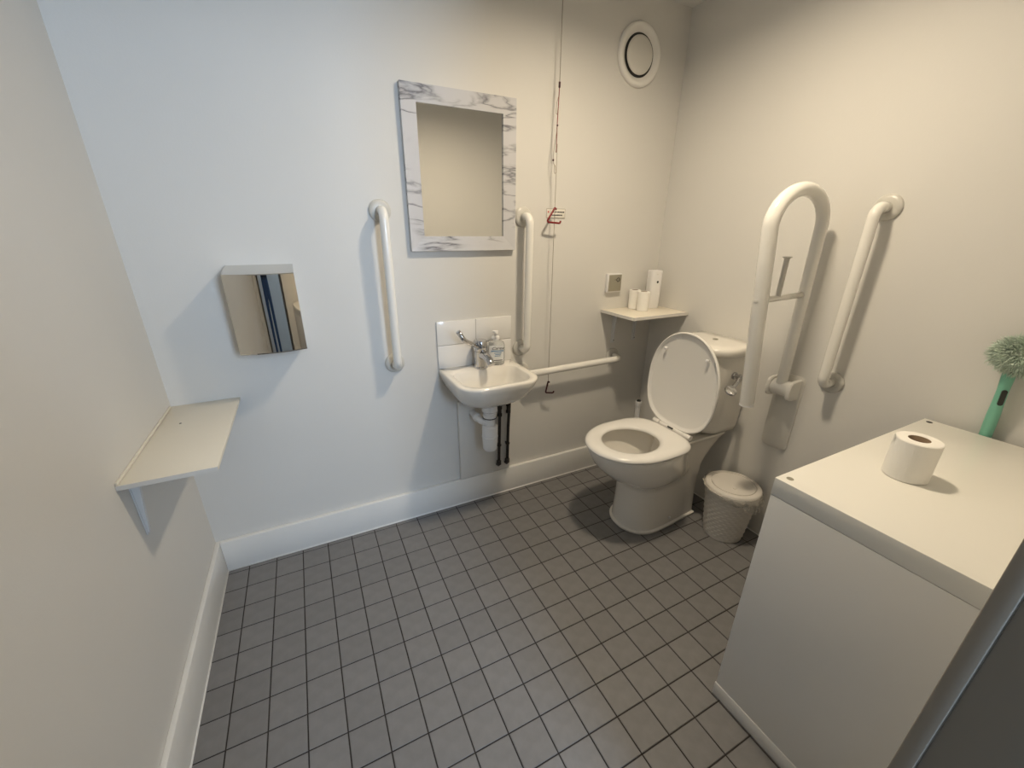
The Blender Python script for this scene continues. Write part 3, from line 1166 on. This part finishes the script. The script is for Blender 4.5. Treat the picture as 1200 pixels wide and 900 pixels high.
bm.from_mesh(pm_)
bpy.data.meshes.remove(pm_)
from_bm('paddle', bm, CHROME, lev, auto=40)

# seat
UH = .292


def seat_out(d, z):
    return ovl(UH + .006 + d, .752 - d, .192 - d, .515, z, pr=3.6)


def seat_in(d, z):
    return ovl(.410 - d, .672 + d, .118 + d, .545, z, pr=2.05, pf=2.0)


bm = bmesh.new()
z0 = ZR + .004
loft(bm, [seat_out(.004, z0), seat_out(0, z0 + .004), seat_out(.001, z0 + .010), seat_out(.007, z0 + .017), seat_out(.018, z0 + .021), seat_out(.035, z0 + .0225),
          seat_in(.020, z0 + .0215), seat_in(.006, z0 + .017), seat_in(0, z0 + .011), seat_in(.001, z0 + .004), seat_in(.006, z0)], cyclic=True)
from_bm('seat', bm, SEATP, toi, auto=60)
for uu, vv in ((.64, .11), (.64, -.11), (.40, .14), (.40, -.14)):
    bm = bmesh.new()
    lathe(bm, [(.008, ZR + .0005), (.008, z0 + .0005)], 12, 'Z', TP(uu, vv, 0))
    from_bm('buffer', bm, RAILG, toi)
# lid, modelled closed and swung up about the hinge
hinge = bpy.data.objects.new('lid', None)


def lid_out(d, z):
    return ovl(UH + .002 + d, .750 - d, .195 - d, .520, z, pr=2.9)


piv = TP(UH - .004, 0, ZR + .020)
ROT = Matrix.Translation(piv) @ Matrix.Rotation(math.radians(92), 4, 'Y') @ Matrix.Translation(-piv)
bm = bmesh.new()
zb = ZR + .018
loft(bm, [lid_out(.022, zb + .012), lid_out(.013, zb + .009), lid_out(.009, zb + .001), lid_out(.005, zb - .001), lid_out(.001, zb + .001), lid_out(0, zb + .006), lid_out(.003, zb + .014), lid_out(.014, zb + .019), lid_out(.06, zb + .022)])
bm.transform(ROT)
lid = from_bm('lid', bm, SEATP, toi, auto=50)
for uu, vv in ((.655, .115), (.655, -.115)):
    bm = bmesh.new()
    lathe(bm, [(.006, zb + .005), (.0075, zb - .006), (.004, zb - .009)], 12, 'Z', TP(uu, vv, 0))
    bm.transform(ROT)
    from_bm('bumper', bm, PLASW, lid, smooth=True)
bm = bmesh.new()
tube(bm, [piv + Vector((0, -.070, 0)), piv + Vector((0, .070, 0))], .011, 16)
hb = from_bm('hinge_bar', bm, SEATP, toi, auto=40)
box_obj('hinge_slot', piv + Vector((-.012, -.016, .003)), piv + Vector((-.008, .016, .010)), BLACKP, hb)
for s in (-1, 1):
    bm = bmesh.new()
    tube(bm, [piv + Vector((0, s * .073, 0)), piv + Vector((0, s * .112, 0))], .0125, 16)
    lathe(bm, [(.013, ZR + .0005), (.013, piv.z)], 16, 'Z', Vector((piv.x, piv.y + s * .094, 0)))
    from_bm('hinge_knuckle', bm, SEATP, toi, auto=40)
bm = bmesh.new()
lathe(bm, [(.007, .0), (.007, -.014), (.003, -.016)], 14, 'Y', TP(.335, .103, .047))
from_bm('floor_screw_cap', bm, PLASW, toi, auto=40)

# pipe stub behind the toilet
ps = W(20.45, .05, 0)
stub = thing('capped_pipe', 'white plastic pipe stub standing in the corner behind the toilet', 'pipe', ps + Vector((0, 0, .0005)))
bm = bmesh.new()
lathe(bm, [(.016, 0), (.016, .355), (.019, .357), (.019, .382), (.016, .385)], 24)
from_bm('pipe_body', bm, TRAPW, stub, auto=40)
bm = bmesh.new()
lathe(bm, [(.012, .3845), (.012, .3915), (.009, .393)], 16)
from_bm('cap', bm, BLACKP, stub, auto=40)

# ------------------------------------------------------------------ waste bin
b0 = W(19.58, -7.02, 0)
binn = thing('waste_bin', 'small woven-effect plastic bin with a flat lid beside the toilet', 'waste bin', b0 + Vector((0, 0, .0004)))
bm = bmesh.new()
NA, NZ, BHH = 132, 52, .238
loops = []
for k in range(NZ + 1):
    z = BHH * k / NZ
    r0 = .083 + .028 * (k / NZ)
    ring = []
    row = int(k // 3.0)
    for i in range(NA):
        a = 2 * PI * i / NA
        d = 0
        if 2 <= k <= NZ - 2:
            ph = (i + (row % 2) * 3) % 6
            inrow = (k % 3)
            d = .0052 * math.sin(PI * (ph + .5) / 6) * (1.0 if inrow == 1 else .25) - .0022
        ring.append(Vector(((r0 + d) * math.cos(a), (r0 + d) * math.sin(a), z)))
    loops.append(ring)
inner_l = [[Vector((v.x * .96, v.y * .96, v.z)) for v in loops[-1]], [Vector((v.x * .9, v.y * .9, .006)) for v in loops[0]]]
loft(bm, loops + inner_l)
from_bm('basket', bm, BINP, binn, smooth=True)
bm = bmesh.new()
lathe(bm, [(.114, .232), (.1165, .236), (.118, .255), (.116, .266), (.110, .271), (.0945, .2715), (.0935, .2675), (.0915, .2675), (.0905, .2718), (.05, .2745), (.005, .2755)], 56)
blid = from_bm('lid', bm, BINP, binn, auto=40)
bm = bmesh.new()
lathe(bm, [(.010, .272), (.009, .2765), (.003, .278)], 16, 'Z', (-.035, -.03, 0))
from_bm('push_mark', bm, BINP, blid, smooth=True)
# thin liner turned over the rim
bm = bmesh.new()
r3 = random.Random(11)
NL = 120
prof = [(.1195, .262), (.121, .250), (.124, .236), (.124, .220), (.122, .203), (.119, .186), (.117, .172)]
ph = [r3.uniform(0, 6.28) for _ in range(8)]
rows_ = []
for k, (r, z) in enumerate(prof):
    ring = []
    for i in range(NL):
        a = 2 * PI * i / NL
        amp = .0055 * k / (len(prof) - 1) + .0012
        w = sum(math.sin((3 + 5 * q) * a + ph[q] + k * .7 * (q - 2)) for q in range(5)) / 3.0
        w += r3.uniform(-1.1, 1.1)
        drop = (0.52 + .48 * math.cos(a + 0.85)) ** 1.6 if k else 1
        zz = .262 - (.262 - z) * max(.06, drop) + .006 * math.sin(7 * a + ph[5]) * k / 6
        bulge = .010 * math.exp(-((a - 5.4) / .6) ** 2) * k / 6
        ring.append(bm.verts.new(((r + amp * w + bulge) * math.cos(a), (r + amp * w + bulge) * math.sin(a), zz)))
    rows_.append(ring)
for p_, q_ in zip(rows_[:-1], rows_[1:]):
    for i in range(NL):
        j = (i + 1) % NL
        bm.faces.new((p_[i], p_[j], q_[j], q_[i]))
from_bm('bin_liner', bm, LINER, binn, smooth=True)

# ------------------------------------------------------------------ storage cabinet
ca, cb = W(13.05, -15.54, 0), W(20.50, -11.75, 7.68)
cab = thing('storage_cabinet', 'low white cabinet with a thick top standing by the door frame', 'cabinet', (ca.x, ca.y, 0))
D = Vector((cb.x - ca.x, cb.y - ca.y, cb.z))
TT = .047
box_obj('top', (0, 0, D.z - TT), (D.x, D.y, D.z), CABW, cab, bev=.0012)
box_obj('side_panel', (.0008, .0008, .05), (.040, D.y - .0008, D.z - TT - .0012), CABS, cab, bev=.001)
box_obj('side_panel', (D.x - .040, .0008, .05), (D.x - .0008, D.y - .0008, D.z - TT - .0012), CABS, cab, bev=.001)
box_obj('plinth', (-.002, -.0, 0.0005), (D.x + .001, D.y + .001, .05), CABS, cab, bev=.0015)
box_obj('back_panel', (.040, .004, .05), (D.x - .040, .010, D.z - TT - .001), CABS, cab)
box_obj('shelf', (.040, .010, .385), (D.x - .040, D.y - .003, .401), CABS, cab)
box_obj('divider', (D.x / 2 - .008, .010, .05), (D.x / 2 + .008, D.y - .005, D.z - TT - .001), CABS, cab)
for xx, yy in ((.026, D.y - .020), (D.x - .026, D.y - .020), (D.x - .026, .020)):
    bm = bmesh.new()
    lathe(bm, [(.0078, D.z + .0002), (.0078, D.z + .0007), (.006, D.z + .0009)], 18, 'Z', (xx, yy, 0))
    from_bm('cap_screw', bm, PLATE if xx < .1 else RUBBER, cab, auto=40)

toilet_roll('single fat white toilet roll standing on the storage cabinet', W(15.90, -13.04, 0) + Vector((0, 0, cb.z + .0003)), .0435, .100, 'toilet roll on the cabinet', .0205, tail=1.9)

# ------------------------------------------------------------------ duster
du0 = W(20.69, -13.02, 0)
du = thing('feather_duster', 'teal fluffy duster with a plastic handle propped behind the cabinet', 'duster', du0 + Vector((0, 0, .001)))
tilt = Vector((-.030, .008, 0))


def dp(z, f=1.0):
    k = max(0.0, (z - .79) / .26)
    return Vector((tilt.x * k, tilt.y * k, z))


bm = bmesh.new()
zs = [.0, .55, .72, .79, .83, .86, .89, .93, .97, 1.00]
rs = [.011, .011, .0125, .0135, .014, .0138, .0125, .0120, .0135, .013]
tube(bm, [dp(z) if z > .6 else Vector((0, 0, z)) for z in zs], rs, 18)
from_bm('handle', bm, TEAL, du, smooth=True)
bm = bmesh.new()
lo_, hi_ = dp(.888), dp(.935)
ax_ = (hi_ - lo_).normalized()
side = Vector((-.80, -.45, 0)).normalized()
base_l = []
for off in (.0105, .0155):
    ring = []
    wv = ax_.cross(side).normalized()
    L_ = (hi_ - lo_).length / 2
    cc = (lo_ + hi_) / 2 + side * off
    for k in range(24):
        a = 2 * PI * k / 24
        c_, s_ = math.cos(a), math.sin(a)
        ring.append(cc + wv * (.0055 * c_) + ax_ * (math.copysign(L_ - .0055, s_) + .0055 * s_))
    base_l.append(ring)
loft(bm, base_l)
from_bm('switch_slot', bm, BLACKP, du)
bm = bmesh.new()
hc = dp(1.045) + Vector((-.010, -.022, -.010))
r4 = random.Random(5)
tube(bm, [dp(.985), hc + Vector((0, .01, -.02)), hc + Vector((0, -.03, .03))], .012, 10)
for k in range(7000):
    # random direction on an ellipsoid, strands droop outwards
    while True:
        v = Vector((r4.uniform(-1, 1), r4.uniform(-1, 1), r4.uniform(-1, 1)))
        if .2 < v.length < 1:
            break
    v.normalize()
    st = hc + Vector((v.x * .028, v.y * .068, v.z * .050)) * r4.uniform(.6, 1.0)
    ln = r4.uniform(.010, .022)
    d = (v + Vector((r4.uniform(-.6, .6), r4.uniform(-.6, .6), r4.uniform(-.8, .4)))).normalized()
    e_ = st + d * ln
    e_.x = min(e_.x, .015)
    mid_ = (st + e_) / 2 + Vector((r4.uniform(-.003, .003), r4.uniform(-.003, .003), .002))
    p1 = d.cross(Vector((r4.uniform(-1, 1), r4.uniform(-1, 1), r4.uniform(-1, 1)))).normalized()
    w_ = r4.uniform(.0006, .0011)
    va = [bm.verts.new(st + p1 * w_), bm.verts.new(st - p1 * w_), bm.verts.new(mid_ + p1 * w_), bm.verts.new(mid_ - p1 * w_), bm.verts.new(e_)]
    bm.faces.new((va[0], va[1], va[3], va[2]))
    bm.faces.new((va[2], va[3], va[4]))
fl = from_bm('fluffy_head', bm, TEALF, du)

# ------------------------------------------------------------------ the photographer, seen only in the dryer's reflection
pb = Vector((CAMP.x - .03, CAMP.y - .40, 0))
J, E_, R_ = [], [], []


def jn(p, r, parent=None):
    J.append(Vector(p))
    R_.append(r)
    if parent is not None:
        E_.append((parent, len(J) - 1))
    return len(J) - 1


pel = jn((0, 0, .95), (.155, .105))
wai = jn((0, .0, 1.08), (.140, .095), pel)
che = jn((0, .0, 1.28), (.165, .110), wai)
upp = jn((0, -.01, 1.40), (.120, .085), che)
nec = jn((0, .0, 1.50), (.055, .055), upp)
hea = jn((0, .02, 1.60), (.080, .095), nec)
cro = jn((0, .01, 1.68), (.072, .085), hea)
for sd in (-1, 1):
    h_ = jn((sd * .09, 0, .88), (.090, .090), pel)
    k_ = jn((sd * .10, .01, .49), (.060, .062), h_)
    cf = jn((sd * .105, -.015, .34), (.055, .058), k_)
    a_ = jn((sd * .11, -.01, .09), (.042, .045), cf)
    jn((sd * .12, .15, .035), (.042, .032), a_)
    s_ = jn((sd * .185, -.01, 1.38), (.062, .062), upp)
    e_ = jn((sd * .235, .06, 1.13), (.046, .046), s_)
    w_ = jn((sd * .115, .285, 1.285), (.029, .029), e_)
    pa = jn((sd * .095, .335, 1.315), (.030, .020), w_)
    for q, (dx, dz, ln) in enumerate(((-.012, .030, .9), (-.010, .018, 1.0), (-.010, .005, .95), (-.008, -.010, .8))):
        f1 = jn((sd * (.085 + dx * .2), .358, 1.318 + dz), (.009, .009), pa)
        f2 = jn((sd * (.085 + dx) - sd * .018 * ln, .366, 1.322 + dz), (.008, .008), f1)
        jn((sd * (.085 + dx) - sd * .036 * ln, .360, 1.322 + dz), (.007, .007), f2)
    t1 = jn((sd * .080, .325, 1.335), (.010, .010), pa)
    jn((sd * .055, .335, 1.350), (.008, .008), t1)
me = bpy.data.meshes.new('person')
me.from_pydata([tuple(v) for v in J], E_, [])
tmp = bpy.data.objects.new('person_tmp', me)
C.objects.link(tmp)
sk = tmp.modifiers.new('skin', 'SKIN')
for i, d_ in enumerate(me.skin_vertices[0].data):
    d_.radius = R_[i]
    d_.use_root = i == 0
ss = tmp.modifiers.new('sub', 'SUBSURF')
ss.levels = ss.render_levels = 2
dg = bpy.context.evaluated_depsgraph_get()
body_me = bpy.data.meshes.new_from_object(tmp.evaluated_get(dg))
bpy.data.objects.remove(tmp, do_unlink=True)
body_me.name = 'person'
body_me.materials.clear()
for m_ in (NAVY, DENIM, SKIN, RUBBER):
    body_me.materials.append(m_)
for f in body_me.polygons:
    f.use_smooth = True
    c_ = f.center
    f.material_index = 3 if c_.z < .085 else 1 if c_.z < .97 else 2 if (c_.z > 1.475 or c_.y > .295) else 0
per = link('person', body_me)
per.location = pb
tag(per, 'person in a dark navy top and blue jeans standing in the doorway', 'person')
bm = bmesh.new()
bmesh.ops.create_uvsphere(bm, u_segments=24, v_segments=14, radius=1)
for v in bm.verts:
    v.co = Vector((v.co.x * .090, v.co.y * .108 - .002, v.co.z * .090 + 1.672))
    if v.co.y > .03 and v.co.z < 1.69:
        v.co.y = .03
hair = from_bm('hair', bm, HAIR, per, smooth=True)
for sd in (-1, 1):
    bm = bmesh.new()
    bmesh.ops.create_uvsphere(bm, u_segments=10, v_segments=8, radius=.011)
    bm.transform(Matrix.Translation((sd * .033, .108, 1.615)))
    from_bm('eye', bm, BLACKP, per, smooth=True)
bm = bmesh.new()
tube(bm, [(0, .108, 1.625), (0, .130, 1.59), (0, .112, 1.583)], [.007, .013, .008], 8)
from_bm('nose', bm, SKIN, per, smooth=True)
bm = bmesh.new()
tube(bm, [(-.024, .103, 1.555), (0, .113, 1.553), (.024, .103, 1.555)], [.003, .006, .003], 8)
from_bm('mouth', bm, REDINK, per, smooth=True)
ph0 = Vector((CAMP.x, CAMP.y - .026, CAMP.z))
phone = tag(box_obj('phone', ph0 + Vector((-.078, -.006, -.038)), ph0 + Vector((.078, .002, .038)), BLACKP, bev=.002), 'dark phone held out in front of the person', 'phone')
